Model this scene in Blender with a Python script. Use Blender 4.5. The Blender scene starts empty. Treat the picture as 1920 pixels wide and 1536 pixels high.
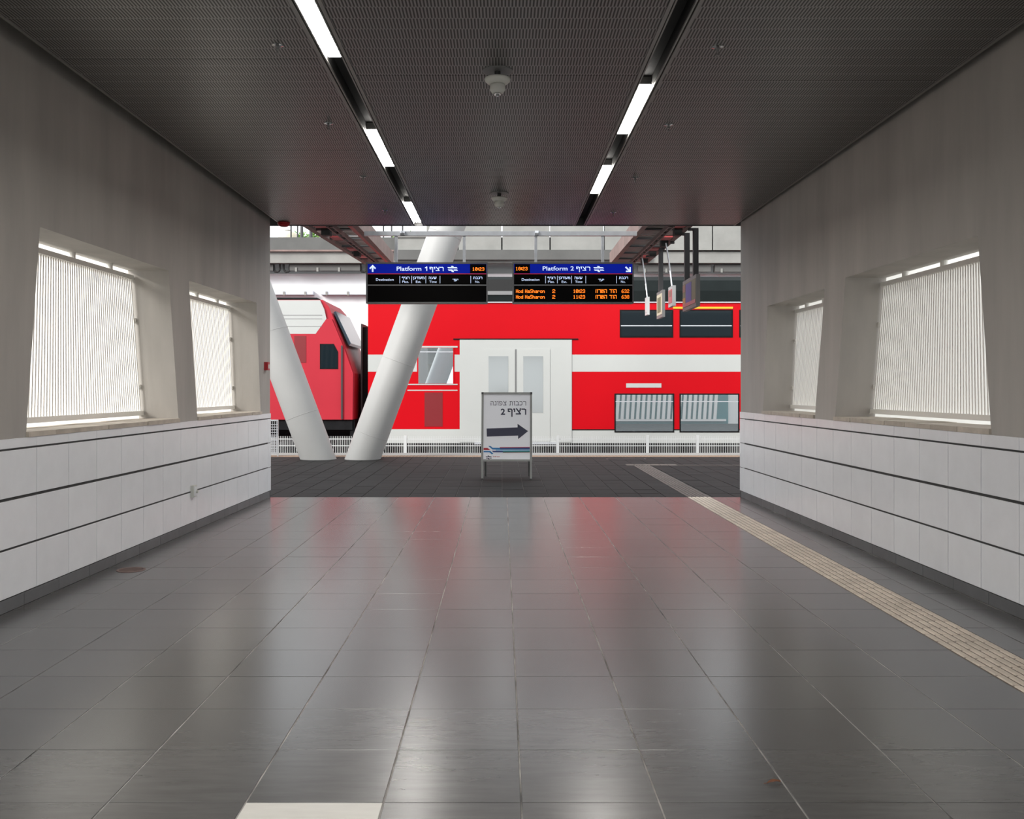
import bpy, math, random
from mathutils import Vector
random.seed(7)
S = bpy.context.scene
COL = S.collection
F, VX, VY, H = 1770.0, 941.0, 729.5, 1.35        # focal length in pixels, vanishing point, eye height

# ------------------------------------------------------------------ camera
cam = bpy.data.cameras.new('camera'); co = bpy.data.objects.new('camera', cam); COL.objects.link(co)
co.location = (0, 0, H); co.rotation_euler = (math.pi/2, 0, 0)
cam.sensor_width = 36; cam.lens = F/1920*36
cam.shift_x = (960-VX)/1920; cam.shift_y = -(768-VY)/1920
cam.clip_end = 300
S.camera = co
# ------------------------------------------------------------------ sky, sun, exposure
w = bpy.data.worlds.new('world'); S.world = w; w.use_nodes = True
bg = w.node_tree.nodes['Background']; bg.inputs[0].default_value = (.93, .965, 1, 1); bg.inputs[1].default_value = 1.8
sd = bpy.data.lights.new('sun', 'SUN'); sd.energy = 4.2; sd.angle = math.radians(24); sd.color = (1, .97, .93)
so = bpy.data.objects.new('sun', sd); COL.objects.link(so)
so.rotation_euler = Vector((1, .97, -.72)).to_track_quat('-Z', 'Y').to_euler(); so.location = (-20, -20, 20)
vs = S.view_settings; vs.view_transform = 'Standard'; vs.look = 'None'; vs.exposure = 0.1; vs.gamma = 1; vs.use_curve_mapping = False
LAMP = 68.0

# ------------------------------------------------------------------ helpers
def PX(px, Y): return (px-VX)/F*Y
def PZ(py, Y): return H+(VY-py)/F*Y
def GY(py): return F*H/(py-VY)

class MB:
    def __init__(s): s.v = []; s.f = []
    def add(s, vs_, fs):
        n = len(s.v); s.v += [tuple(p) for p in vs_]; s.f += [tuple(i+n for i in q) for q in fs]; return s
    def box(s, x0, x1, y0, y1, z0, z1):
        if x0 > x1: x0, x1 = x1, x0
        if y0 > y1: y0, y1 = y1, y0
        if z0 > z1: z0, z1 = z1, z0
        return s.add([(x0,y0,z0),(x1,y0,z0),(x1,y1,z0),(x0,y1,z0),(x0,y0,z1),(x1,y0,z1),(x1,y1,z1),(x0,y1,z1)],
                     [(3,2,1,0),(4,5,6,7),(0,1,5,4),(1,2,6,5),(2,3,7,6),(3,0,4,7)])
    def hexa(s, a, b):      # two quads (4 points each), joined to a solid
        return s.add(list(a)+list(b), [(3,2,1,0),(4,5,6,7),(0,1,5,4),(1,2,6,5),(2,3,7,6),(3,0,4,7)])
    def prism(s, poly, f0, f1):   # polygon of 2-d points, f0/f1 map to the two ends
        n = len(poly)
        return s.add([f0(*p) for p in poly]+[f1(*p) for p in poly],
                     [tuple(range(n-1,-1,-1)), tuple(range(n,2*n))]+[(i,(i+1)%n,(i+1)%n+n,i+n) for i in range(n)])
    def tube(s, a, b, r, n=10, r2=None):
        a, b = Vector(a), Vector(b); d = (b-a).normalized()
        u = d.cross(Vector((0,0,1)) if abs(d.z) < .95 else Vector((1,0,0))).normalized(); v = d.cross(u)
        r2 = r if r2 is None else r2
        c = [(math.cos(2*math.pi*i/n), math.sin(2*math.pi*i/n)) for i in range(n)]
        return s.add([a+u*x*r+v*y*r for x,y in c]+[b+u*x*r2+v*y*r2 for x,y in c],
                     [tuple(range(n-1,-1,-1)), tuple(range(n,2*n))]+[(i,(i+1)%n,(i+1)%n+n,i+n) for i in range(n)])
    def path(s, pts, r, n=6):
        for a, b in zip(pts, pts[1:]): s.tube(a, b, r, n)
        return s
    def lathe(s, prof, n=24, c=(0,0,0)):   # (radius, z) profile
        vs_ = []; fs = []
        for r, z in prof:
            vs_ += [(c[0]+r*math.cos(2*math.pi*i/n), c[1]+r*math.sin(2*math.pi*i/n), c[2]+z) for i in range(n)]
        for k in range(len(prof)-1):
            fs += [(k*n+i, k*n+(i+1)%n, (k+1)*n+(i+1)%n, (k+1)*n+i) for i in range(n)]
        fs += [tuple(range(n-1,-1,-1)), tuple((len(prof)-1)*n+i for i in range(n))]
        return s.add(vs_, fs)
    def chamfer(s, sx, sy, sz, c):         # centred tile, chamfered on its +z side, top at z=0
        x, y = sx/2, sy/2
        def ring(a, b, z): return [(-a,-b,z),(a,-b,z),(a,b,z),(-a,b,z)]
        v = ring(x,y,-sz)+ring(x,y,-c)+ring(x-c,y-c,0)
        f = [(3,2,1,0),(8,9,10,11)]
        for k in (0,4): f += [(k+i, k+(i+1)%4, k+4+(i+1)%4, k+4+i) for i in range(4)]
        return s.add(v, f)
    def mesh(s, name, m=None, smooth=False):
        me = bpy.data.meshes.new(name); me.from_pydata(s.v, [], s.f); me.update()
        if m: me.materials.append(m)
        if smooth:
            for p in me.polygons: p.use_smooth = len(p.vertices) == 4
        return me

def link(name, me, parent=None, loc=(0,0,0), rot=(0,0,0)):
    o = bpy.data.objects.new(name, me); COL.objects.link(o); o.location = loc; o.rotation_euler = rot; o.parent = parent
    return o
def part(name, mb, m, parent, smooth=False, label=None, kind=None):
    o = link(name, mb.mesh(name, m, smooth), parent)
    if label: o['label'] = label
    if kind: o['kind'] = kind
    return o
def tag(o, label, cat, group=None):
    o['label'] = label; o['category'] = cat
    if group: o['group'] = group
    return o
def thing(name, label, cat, loc=(0,0,0), rz=0, group=None):
    return tag(link(name, None, None, loc, (0,0,rz)), label, cat, group)
def struct(name, mb, m, label=None):
    o = link(name, mb.mesh(name, m)); o['kind'] = 'structure'
    if label: o['label'] = label
    return o
def copy_tree(o, parent=None):
    c = o.copy(); COL.objects.link(c); c.parent = parent
    for ch in list(o.children): copy_tree(ch, c)
    return c

# ------------------------------------------------------------------ materials
def mat(name, col, rough=.6, metal=0, var=0, scale=3., stretch=(1,1,1), bump=0, spec=.5, rnd=0, emit=None, es=0, rvar=0, col2=None, detail=5):
    m = bpy.data.materials.new(name); m.use_nodes = True
    nt = m.node_tree; N = nt.nodes; L = nt.links; b = N['Principled BSDF']
    b.inputs['Base Color'].default_value = (*col, 1); b.inputs['Roughness'].default_value = rough
    b.inputs['Metallic'].default_value = metal; b.inputs['Specular IOR Level'].default_value = spec
    if emit:
        b.inputs['Emission Color'].default_value = (*emit, 1); b.inputs['Emission Strength'].default_value = es
    if var or bump or rvar:
        tc = N.new('ShaderNodeTexCoord'); mp = N.new('ShaderNodeMapping'); no = N.new('ShaderNodeTexNoise')
        mp.inputs['Scale'].default_value = stretch; no.inputs['Scale'].default_value = scale; no.inputs['Detail'].default_value = detail
        no.inputs['Roughness'].default_value = .6
        src = tc.outputs['Object']
        if rnd:
            oi = N.new('ShaderNodeObjectInfo'); va = N.new('ShaderNodeVectorMath'); va.operation = 'MULTIPLY_ADD'
            cb = N.new('ShaderNodeCombineXYZ'); L.new(oi.outputs['Random'], cb.inputs[0]); L.new(oi.outputs['Random'], cb.inputs[1])
            va.inputs[1].default_value = (31,17,5); L.new(cb.outputs[0], va.inputs[0]); L.new(src, va.inputs[2]); src = va.outputs[0]
        L.new(src, mp.inputs['Vector']); L.new(mp.outputs[0], no.inputs['Vector'])
        if var:
            cr = N.new('ShaderNodeMapRange'); cr.inputs['From Min'].default_value = .3; cr.inputs['From Max'].default_value = .7
            L.new(no.outputs['Fac'], cr.inputs['Value'])
            mx = N.new('ShaderNodeMix'); mx.data_type = 'RGBA'
            d = col2 if col2 else tuple(min(1, c*(1+var)) for c in col)
            a = col if col2 else tuple(c*(1-var) for c in col)
            mx.inputs['A'].default_value = (*a, 1); mx.inputs['B'].default_value = (*d, 1)
            L.new(cr.outputs[0], mx.inputs['Factor']); out = mx.outputs['Result']
            if rnd:
                hs = N.new('ShaderNodeHueSaturation'); mr = N.new('ShaderNodeMapRange')
                mr.inputs['To Min'].default_value = 1-rnd; mr.inputs['To Max'].default_value = 1+rnd
                L.new(oi.outputs['Random'], mr.inputs['Value']); L.new(mr.outputs[0], hs.inputs['Value']); L.new(out, hs.inputs['Color']); out = hs.outputs[0]
            L.new(out, b.inputs['Base Color'])
        if rvar:
            rr = N.new('ShaderNodeMapRange'); rr.inputs['To Min'].default_value = rough-rvar; rr.inputs['To Max'].default_value = rough+rvar
            L.new(no.outputs['Fac'], rr.inputs['Value']); L.new(rr.outputs[0], b.inputs['Roughness'])
        if bump:
            bp = N.new('ShaderNodeBump'); bp.inputs['Strength'].default_value = bump; bp.inputs['Distance'].default_value = .01
            L.new(no.outputs['Fac'], bp.inputs['Height']); L.new(bp.outputs[0], b.inputs['Normal'])
    return m

M = {}
M['concrete'] = mat('concrete wall', (.41,.385,.355), .75, var=.12, scale=1.6, stretch=(1.7,1.7,.28), bump=.15)
M['tile_white'] = mat('white wall tile', (.86,.875,.90), .22, var=.025, scale=6, rnd=.02, spec=.5)
M['wall_joint'] = mat('dark tile joint', (.05,.05,.05), .9)
M['skirting'] = mat('grey skirting tile', (.13,.135,.14), .5, var=.1, scale=5, rnd=.08)
M['sill'] = mat('beige sill stone', (.52,.46,.39), .7, var=.15, scale=8, rnd=.1, bump=.2)
M['floor_tile'] = mat('grey floor tile', (.080,.079,.077), .25, var=.12, scale=4, stretch=(1,6,1), rnd=.07, spec=.9, detail=3)
M['floor_white'] = mat('pale floor tile', (.55,.54,.50), .4, var=.06, scale=6, stretch=(1,6,1))
M['grout'] = mat('floor grout', (.5,.48,.45), .9, var=.6, scale=2.5, col2=(.05,.05,.05))
M['tactile'] = mat('beige tactile tile', (.62,.54,.45), .65, var=.15, scale=7, rnd=.08)
M['tactile_gap'] = mat('brown tactile groove', (.16,.125,.10), .8)
M['tactile_dark'] = mat('dark grey tactile tile', (.115,.095,.082), .7, var=.2, scale=7, rnd=.1)  # darker, greyer tone for the strip out on the platform
M['warning'] = mat('orange brown warning tile', (.24,.165,.115), .75, var=.15, scale=7)
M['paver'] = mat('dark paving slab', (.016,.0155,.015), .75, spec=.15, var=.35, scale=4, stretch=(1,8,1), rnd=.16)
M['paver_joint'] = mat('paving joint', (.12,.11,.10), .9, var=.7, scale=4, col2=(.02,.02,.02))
M['steel_grey'] = mat('grey painted steel', (.22,.22,.22), .45, .3)
M['trim_metal'] = mat('grey aluminium flange', (.30,.295,.28), .4, .6)
M['black'] = mat('matt black', (.008,.008,.008), .7)
M['dark_steel'] = mat('dark steel', (.05,.05,.052), .5, .4)
M['white_paint'] = mat('white paint', (.52,.53,.53), .4, var=.03, scale=3)
M['column_white'] = mat('white column paint', (.37,.37,.362), .5, var=.03, scale=1.5, spec=.25)
M['slat_white'] = mat('cream slat paint', (.82,.80,.75), .5)
M['galv'] = mat('galvanised steel', (.55,.57,.60), .4, .5, var=.08, scale=12)
M['alu'] = mat('aluminium', (.22,.225,.22), .45, .6)
M['red_paint'] = mat('red plastic', (.42,.012,.02), .4)
M['plastic'] = mat('white plastic', (.6,.6,.56), .45)
M['chrome'] = mat('chrome', (.6,.6,.6), .15, 1)
M['train_red'] = mat('coach red', (.47,.001,.006), .4, var=.03, scale=.6, spec=.15)
M['dark_red'] = mat('dark red paint', (.17,.004,.008), .5)
M['far_white'] = mat('far white wall', (.80,.81,.82), .6, var=.03, scale=.5)
M['loco_red'] = mat('locomotive red', (.40,.024,.038), .4, var=.05, scale=.8, spec=.2)
M['train_white'] = mat('train white', (.43,.44,.425), .35, var=.02, scale=1)
M['roof_dark'] = mat('dark green grey roof', (.008,.011,.011), .7, var=.12, scale=2, spec=.1)
M['train_black'] = mat('underframe black', (.009,.009,.010), .7, var=.3, scale=4, spec=.1)
M['glass_dark'] = mat('dark tinted glass', (.006,.012,.016), .05, spec=.25)
M['glass_mirror'] = mat('reflective glass', (.62,.70,.74), .01, .85)
M['glass_grey'] = mat('grey door glass', (.32,.34,.34), .12, .3)
M['glass_blue'] = mat('blue grey windscreen', (.05,.08,.105), .12, 0, spec=.35)
M['yellow'] = mat('yellow stripe', (.85,.42,.02), .4)
M['conc_light'] = mat('light concrete', (.24,.24,.225), .8, var=.14, scale=1.2, bump=.1)
M['conc_dark'] = mat('grey concrete beam', (.10,.10,.096), .8, var=.12, scale=1.5)
M['ground'] = mat('pale ground', (.5,.48,.44), .9, var=.1, scale=.5)
M['ballast'] = mat('track ballast', (.10,.085,.07), .9, var=.5, scale=14, bump=.6)
M['rust'] = mat('rusty brown steel', (.20,.135,.12), .6, var=.25, scale=3)
M['tray_slat'] = mat('brown metal slat', (.10,.085,.078), .5, .4, var=.2, scale=6)
M['tray_red'] = mat('faded red panel', (.55,.09,.09), .5, var=.2, scale=4)
M['leaf_green'] = mat('foliage', (.14,.26,.06), .7, var=.4, scale=3)
M['bark'] = mat('bark', (.12,.09,.06), .9, var=.3, scale=8)
M['dead_leaf'] = mat('dead leaf', (.17,.06,.025), .7, var=.4, scale=60)
M['poster'] = mat('poster paper', (.84,.85,.89), .45)
M['navy'] = mat('navy ink', (.022,.024,.055), .5)
M['ink_red'] = mat('red ink', (.45,.02,.04), .5)
M['ink_blue'] = mat('blue ink', (.01,.17,.42), .5)
M['ink_dblue'] = mat('dark blue ink', (.02,.05,.19), .5)
M['ink_green'] = mat('teal ink', (.01,.16,.17), .5)
M['ink_sky'] = mat('sky blue ink', (.3,.55,.75), .5)
M['ink_brown'] = mat('brown ink', (.3,.15,.12), .5)
M['ink_orange'] = mat('orange print', (.55,.26,.1), .5)
M['ink_olive'] = mat('olive print', (.17,.17,.10), .5)
M['ink_cream'] = mat('cream print', (.55,.5,.38), .5)
M['ink_purple'] = mat('purple blue print', (.10,.09,.33), .5)
M['ink_pink'] = mat('pink print', (.5,.16,.17), .5)
M['board_frame'] = mat('grey sign frame', (.115,.115,.12), .45, .3)
M['screen_black'] = mat('black display', (.002,.0015,.0015), .6, spec=.05)
M['screen_blue'] = mat('lit blue header', (.002,.005,.1), .6, spec=.05, emit=(.002,.008,.20), es=1.1)
M['glow_white'] = mat('lit white lettering', (.6,.7,.9), .5, emit=(.62,.74,1), es=.75)
M['line_grey'] = mat('grey divider', (.25,.25,.26), .5)
M['line_red'] = mat('red divider', (.35,.01,.03), .5, emit=(.4,.01,.03), es=.3)
M['led'] = mat('amber led', (.9,.25,.02), .5, emit=(1,.20,.010), es=1.7)
M['lamp_glow'] = mat('lamp diffuser', (1,.95,.85), .5, emit=(1,.96,.90), es=LAMP)
M['tube_white'] = mat('lamp housing', (.62,.66,.72), .4, .2)

def ceiling_mat():
    m = mat('slotted metal ceiling', (.30,.30,.29), .38, .65); nt = m.node_tree; N = nt.nodes; L = nt.links; b = N['Principled BSDF']
    tc = N.new('ShaderNodeTexCoord'); br = N.new('ShaderNodeTexBrick')
    br.inputs['Scale'].default_value = 10; br.inputs['Brick Width'].default_value = .19; br.inputs['Row Height'].default_value = 1.55
    br.inputs['Mortar Size'].default_value = .055; br.inputs['Mortar Smooth'].default_value = .25; br.offset = .5; br.squash = 1
    br.inputs['Color1'].default_value = (.035,.034,.032,1); br.inputs['Color2'].default_value = (.045,.044,.042,1); br.inputs['Mortar'].default_value = (.30,.295,.285,1)
    L.new(tc.outputs['Object'], br.inputs['Vector']); L.new(br.outputs['Color'], b.inputs['Base Color'])
    bp = N.new('ShaderNodeBump'); bp.inputs['Strength'].default_value = .5; bp.inputs['Distance'].default_value = .004
    L.new(br.outputs['Fac'], bp.inputs['Height']); L.new(bp.outputs[0], b.inputs['Normal'])
    return m
M['ceiling'] = ceiling_mat()

# ------------------------------------------------------------------ hall geometry
YEND, YBACK = 11.80, -6.0
def LX(y): return -(3.093-.0165*y)
def RX(y): return 3.118-.0112*y
SIDES = {'left': (LX, -1, -.0165), 'right': (RX, 1, .0112)}
TH = .36
#             near-bottom far-bottom near-top far-top z0(sill top) z1
WINS = {'left': [(5.94,8.618,6.115,8.368,1.082,2.40), (9.127,11.375,8.885,11.186,1.082,2.372), (2.9,5.3,3.05,5.1,1.082,2.4), (-.2,2.2,-.05,2.05,1.082,2.4)],
        'right': [(5.885,8.564,6.05,8.31,1.10,2.33), (9.096,10.834,8.833,10.656,1.10,2.286), (2.9,5.3,3.05,5.1,1.10,2.33), (-.2,2.2,-.05,2.05,1.10,2.33)]}
def wallpt(side):
    fx, sg, _ = SIDES[side]
    return lambda y, z, d: (fx(y)+sg*d, y, z)
walls = {}
for side in ('left', 'right'):
    P = wallpt(side); mb = MB()
    def slab(poly, P=P, mb=mb): mb.prism(poly, lambda y, z: P(y, z, 0), lambda y, z: P(y, z, TH))
    zb = WINS[side][0][4]-.035; ZT = 2.46
    slab([(YBACK,-.3),(YEND,-.3),(YEND,zb),(YBACK,zb)]); slab([(YBACK,ZT),(YEND,ZT),(YEND,4.0),(YBACK,4.0)])
    ws = sorted(WINS[side]); prev_b, prev_t = YBACK, YBACK
    for nb, fb, nt_, ft, z0, z1 in ws:
        e = (ZT-z1)/(z1-zb); nT = nt_; fT = ft
        slab([(prev_b,zb),(nb,zb),(nT,z1),(nT,ZT),(prev_t,ZT)]+([(prev_t, pz)] if prev_t != YBACK else []))
        slab([(nT,z1),(fT,z1),(fT,ZT),(nT,ZT)])
        prev_b, prev_t, pz = fb, fT, z1
    slab([(prev_b,zb),(YEND,zb),(YEND,ZT),(prev_t,ZT),(prev_t,pz)])
    walls[side] = struct('wall_'+side, mb, M['concrete'], 'bare concrete side wall with slanted window openings')

# wall tiles, skirting, sill stones
ZJ = [.082, .375, .681, .984]
for side in ('left', 'right'):
    fx, sg, sl = SIDES[side]; wl = walls[side]; y0 = 6.05 if side == 'left' else 5.555; pitch = .432
    ztop = WINS[side][0][4]-.036
    rz = math.atan(sl)  # along +y the wall drifts by sl
    def tile_mesh(wy, hz, th, m, nm):   # local: face towards -sg*x, centred
        t = MB().chamfer(wy, hz, th, .0015); t.v = [(-sg*z, x*-sg, y) for x, y, z in t.v]; return t.mesh(nm, m)
    rows = [(ZJ[i], ZJ[i+1]) for i in range(3)]
    big = tile_mesh(pitch-.0065, rows[0][1]-rows[0][0]-.007, .012, M['tile_white'], 'wall_tile')
    rest = MB()
    k = -26
    while True:
        a = y0+pitch*k; b = a+pitch; k += 1
        if a >= YEND-.02: break
        b = min(b, YEND); yc = (a+b)/2
        near = b < 5.3
        for z0, z1 in rows:
            if near: rest.hexa([(fx(a)-sg*d, a+.002, z0+.0035) if 0 else (fx(a)-sg*d, y, z) for d in (0,) for y, z in ((a+.002,z0+.004),(b-.002,z0+.004),(b-.002,z1-.004),(a+.002,z1-.004))],
                               [(fx(y)-sg*.012, y, z) for y, z in ((a+.002,z0+.004),(b-.002,z0+.004),(b-.002,z1-.004),(a+.002,z1-.004))])
            else:
                me = big if b-a > pitch-.01 else tile_mesh(b-a-.004, z1-z0-.007, .012, M['tile_white'], 'wall_tile')
                link('wall_tile', me, wl, (fx(yc)-sg*.012, yc, (z0+z1)/2), (0,0,rz))
        z0, z1 = ZJ[3], ztop
        if near: rest.hexa([(fx(y)-sg*0, y, z) for y, z in ((a+.002,z0+.004),(b-.002,z0+.004),(b-.002,z1),(a+.002,z1))], [(fx(y)-sg*.012, y, z) for y, z in ((a+.002,z0+.004),(b-.002,z0+.004),(b-.002,z1),(a+.002,z1))])
        else:
            me = tile_mesh(b-a-.004, z1-z0-.004, .012, M['tile_white'], 'wall_tile') if (b-a < pitch-.01 or 'm%s' % side not in globals()) else globals()['m%s' % side]
            if b-a > pitch-.01: globals()['m%s' % side] = me
            link('wall_tile', me, wl, (fx(yc)-sg*.012, yc, (z0+z1)/2+.002), (0,0,rz))
    part('wall_tiles', rest, M['tile_white'], wl, kind='stuff')
    # dark bedding behind the tile joints
    jb = MB(); jb.hexa([(fx(y)-sg*.001, y, z) for y, z in ((YBACK,.0),(YEND,.0),(YEND,ztop),(YBACK,ztop))], [(fx(y)-sg*.0045, y, z) for y, z in ((YBACK,.0),(YEND,.0),(YEND,ztop),(YBACK,ztop))])
    part('tile_bedding', jb, M['wall_joint'], wl)
    # skirting
    base = struct('baseboard_'+side, MB().hexa([(fx(y)-sg*.002, y, z) for y, z in ((YBACK,0),(5.0,0),(5.0,.078),(YBACK,.078))], [(fx(y)-sg*.010, y, z) for y, z in ((YBACK,0),(5.0,0),(5.0,.078),(YBACK,.078))]), M['skirting'])
    sk = tile_mesh(.447, .077, .008, M['skirting'], 'skirting_tile'); y = 5.0+.225
    while y < YEND-.1:
        wdt = min(.45, 2*(YEND-y)) if y+.225 > YEND else .45
        link('skirting_tile', sk if wdt == .45 else tile_mesh(wdt-.004, .077, .008, M['skirting'], 'skirting_tile'), base, (fx(y)-sg*.010, y, .0395), (0,0,rz)); y += .45
    # sill stones
    for nb, fb, nt_, ft, z0, z1 in WINS[side]:
        n = max(3, round((fb-nb)/.38)); cuts = [nb+(fb-nb)*i/n+(random.uniform(-.06,.06) if 0 < i < n else 0) for i in range(n+1)]
        for a, b in zip(cuts, cuts[1:]):
            dz = random.uniform(-.003,.003); pr = random.uniform(.014,.022)
            s_ = MB().hexa([(fx(y)-sg*pr, y, z) for y, z in ((a+.003,z0-.035),(b-.003,z0-.035),(b-.003,z0+dz),(a+.003,z0+dz))], [(fx(y)+sg*(TH+.02), y, z) for y, z in ((a+.003,z0-.035),(b-.003,z0-.035),(b-.003,z0+dz),(a+.003,z0+dz))])
            part('sill_stone', s_, M['sill'], wl)

# slatted screens standing in the window openings
SCR = [('left', 0, 'cream slatted screen in the large left window nearest the viewer'),
       ('left', 1, 'cream slatted screen in the farther left window, next to the red wall alarm'),
       ('right', 0, 'cream slatted screen in the large right window nearest the viewer'),
       ('right', 1, 'cream slatted screen in the farther, narrower right window')]
for side, wi, lab in SCR:
    fx, sg, sl = SIDES[side]; nb, fb, nt_, ft, z0, z1 = WINS[side][wi]
    t = thing('slatted_screen', lab, 'screen', (fx((nb+fb)/2)+sg*.33, (nb+fb)/2, z0), group='slatted window screens')
    ox, oy, oz = t.location
    zl, zh = z0+.028, z1-.045
    rb, rt_ = .042, .038
    def ed(z):     # near and far edge of the screen at height z
        k = (z-z0)/(z1-z0); return nb+.03+(nt_-nb)*k, fb-.015+(ft-fb)*k
    def q(y, z, d): return (fx(y)+sg*d-ox, y-oy, z-oz)
    for za, zb_, nm in ((zl, zl+rb, 'bottom_rail'), (zh-rt_, zh, 'top_rail')):
        a0, b0 = ed(za); a1, b1 = ed(zb_)
        part(nm, MB().hexa([q(a0,za,.305),q(b0,za,.305),q(b1,zb_,.305),q(a1,zb_,.305)], [q(a0,za,.355),q(b0,za,.355),q(b1,zb_,.355),q(a1,zb_,.355)]), M['slat_white'], t)
    n = round((fb-nb)/.045); sa, sb = zl+rb, zh-rt_
    for i in range(n+1):
        k = (i+.5)/(n+1); e0, e1 = ed(sa); g0, g1 = ed(sb); ya, yb_ = e0+(e1-e0)*k, g0+(g1-g0)*k; hw = .0085
        part('slat', MB().hexa([q(ya-hw,sa,.326),q(ya+hw,sa,.326),q(yb_+hw,sb,.326),q(yb_-hw,sb,.326)], [q(ya-hw,sa,.334),q(ya+hw,sa,.334),q(yb_+hw,sb,.334),q(yb_-hw,sb,.334)]), M['slat_white'], t)
    e0, e1 = ed(zh)
    for k in (.2, .5, .8):
        y = e0+(e1-e0)*k
        part('standoff', MB().tube(q(y, zh-.005, .33), q(y, z1+.003, .33), .028, 14), M['slat_white'], t)
    for k in (.33, .78):
        z = z1-(z1-z0)*k; yf = ed(z)[1]
        part('side_bracket', MB().box(q(yf,z,.318)[0], q(yf,z,.342)[0], yf-oy-.01, yf-oy+.03, z-oz-.018, z-oz+.018), M['slat_white'], t)

# ------------------------------------------------------------------ hall floor
YJ = 11.77; P0, PITCH, R0 = .0636, .45, 3.081
TX0, TX1 = 2.315, 2.605
floor = struct('floor', MB().box(-3.5, 3.55, YBACK, YJ, -.3, -.0022), M['grout'], 'grey tiled floor of the hall')
ft_me = MB().chamfer(PITCH-.006, PITCH-.0025, .002, .001).mesh('floor_tile', M['floor_tile'])
wt_me = MB().chamfer(PITCH-.006, PITCH-.0025, .002, .001).mesh('floor_tile', M['floor_white'])
rest = MB()
def ftile(x0, x1, y0, y1, white=False):
    w_, d_ = x1-x0, y1-y0
    if w_ < .03 or d_ < .03: return
    vis = y1 > 2.85 and (abs(x0) < .56*y1+.1 or abs(x1) < .56*y1+.1 or x0*x1 < 0)
    if not vis: rest.box(x0+.0025, x1-.0025, y0+.002, y1-.002, -.005, 0); return
    if abs(w_-PITCH) < .004 and abs(d_-PITCH) < .004: me = wt_me if white else ft_me
    else: me = MB().chamfer(w_-.006, d_-.0025, .002, .001).mesh('floor_tile', M['floor_tile'])
    link('floor_tile', me, floor, ((x0+x1)/2, (y0+y1)/2, random.uniform(-.0002,.0004)), (random.uniform(-.0006,.0006), random.uniform(-.0006,.0006), 0))
rows = [R0+PITCH*k for k in range(-21, 21)]
for r, y0 in enumerate(rows):
    y1 = min(y0+PITCH, YJ)
    if y1 <= y0: continue
    for c in range(-8, 8):
        x0, x1 = P0+PITCH*c, P0+PITCH*(c+1)
        xl = max(x0, LX(y0)+.012); xr = min(x1, RX(y1)-.012)
        white = abs(y1-R0) < .02 and c == -2
        if xr <= xl: continue
        if xl < TX0 < xr or xl < TX1 < xr or TX0 <= xl < TX1:
            if xl < TX0: ftile(xl, TX0, y0, y1)
            if xr > TX1: ftile(TX1, xr, y0, y1)
        else: ftile(xl, xr, y0, y1, white)
part('floor_tiles', rest, M['floor_tile'], floor, kind='stuff')
# guiding strip of ribbed tactile tiles
def tactile(m):
    t = MB().box(-.144, .144, -.149, .149, -.006, -.001)
    for i in range(6):
        x = -.12+i*.048
        for j in range(2):
            y = -.075+j*.15+(.0 if i % 2 else .018)
            t.add([(x-.019,y-.069,-.001),(x+.019,y-.069,-.001),(x+.019,y+.069,-.001),(x-.019,y+.069,-.001),(x-.013,y-.064,.004),(x+.013,y-.064,.004),(x+.013,y+.064,.004),(x-.013,y+.064,.004)],
                  [(4,5,6,7),(0,1,5,4),(1,2,6,5),(2,3,7,6),(3,0,4,7)])
    me = t.mesh('tactile_tile', M['tactile_gap'] if m == M['tactile'] else M['paver']); me.materials.append(m)
    for p in me.polygons: p.material_index = 0 if p.index < 6 else 1
    return me
tl, td = tactile(M['tactile']), tactile(M['tactile_dark'])
y = YJ-.15
while y > YBACK+.2: link('tactile_tile', tl, floor, ((TX0+TX1)/2, y, .001)); y -= .3

# ------------------------------------------------------------------ platform outside
PE = 19.8
plat = struct('platform', MB().box(-16, 16, YJ, PE, -1.05, -.007), M['paver_joint'], 'dark paved station platform beyond the hall')
PW, PD = .2925, .44; cand = []
YT = 16.69
r = 0; y = YJ+.002
pv = {}
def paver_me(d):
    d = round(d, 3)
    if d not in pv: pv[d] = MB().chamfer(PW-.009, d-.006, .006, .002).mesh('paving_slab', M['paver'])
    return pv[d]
while y < 18.74-.05:
    d = PD
    if y < YT < y+PD+.05: d = YT-y
    if y+d > 18.74: d = 18.74-y
    for c in range(-50, 50):
        xc = (c+.5)*PW+.002
        if xc+PW/2 > TX0 and xc-PW/2 < TX1 and y < YT-.1:
            for a_, b_ in ((xc-PW/2, TX0), (TX1, xc+PW/2)):
                if b_-a_ > .03: part('paving_slab', MB().box(a_+.004, b_-.004, y+.003, y+d-.003, -.006, 0), M['paver'], plat)
            continue
        cand.append((xc, y+d/2, d, abs(xc)/(y+d)))
    y += d
vis = [c for c in cand if -.262 < c[0]/(c[1]+c[2]/2) < .272]
vis.sort(key=lambda c: c[1]); keep = set((c[0], c[1]) for c in vis[:300])
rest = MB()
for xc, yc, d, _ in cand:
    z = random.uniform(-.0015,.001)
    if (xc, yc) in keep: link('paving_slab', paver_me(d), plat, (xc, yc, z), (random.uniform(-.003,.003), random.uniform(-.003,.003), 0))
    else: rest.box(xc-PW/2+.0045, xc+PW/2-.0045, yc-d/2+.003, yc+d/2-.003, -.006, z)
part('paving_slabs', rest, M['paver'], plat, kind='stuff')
y = YJ+.16
while y < YT-.1:
    link('tactile_tile', td, plat, ((TX0+TX1)/2, y, .001)); y += .3
for i in range(3): link('tactile_tile', td, plat, (2.36+i*.3, YT+.06, .0035), (0,0,math.pi/2))
part('guide_line', MB().box(3.1, 5.5, YT+.0, YT+.05, .0, .003), M['tactile_dark'], plat)
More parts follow.
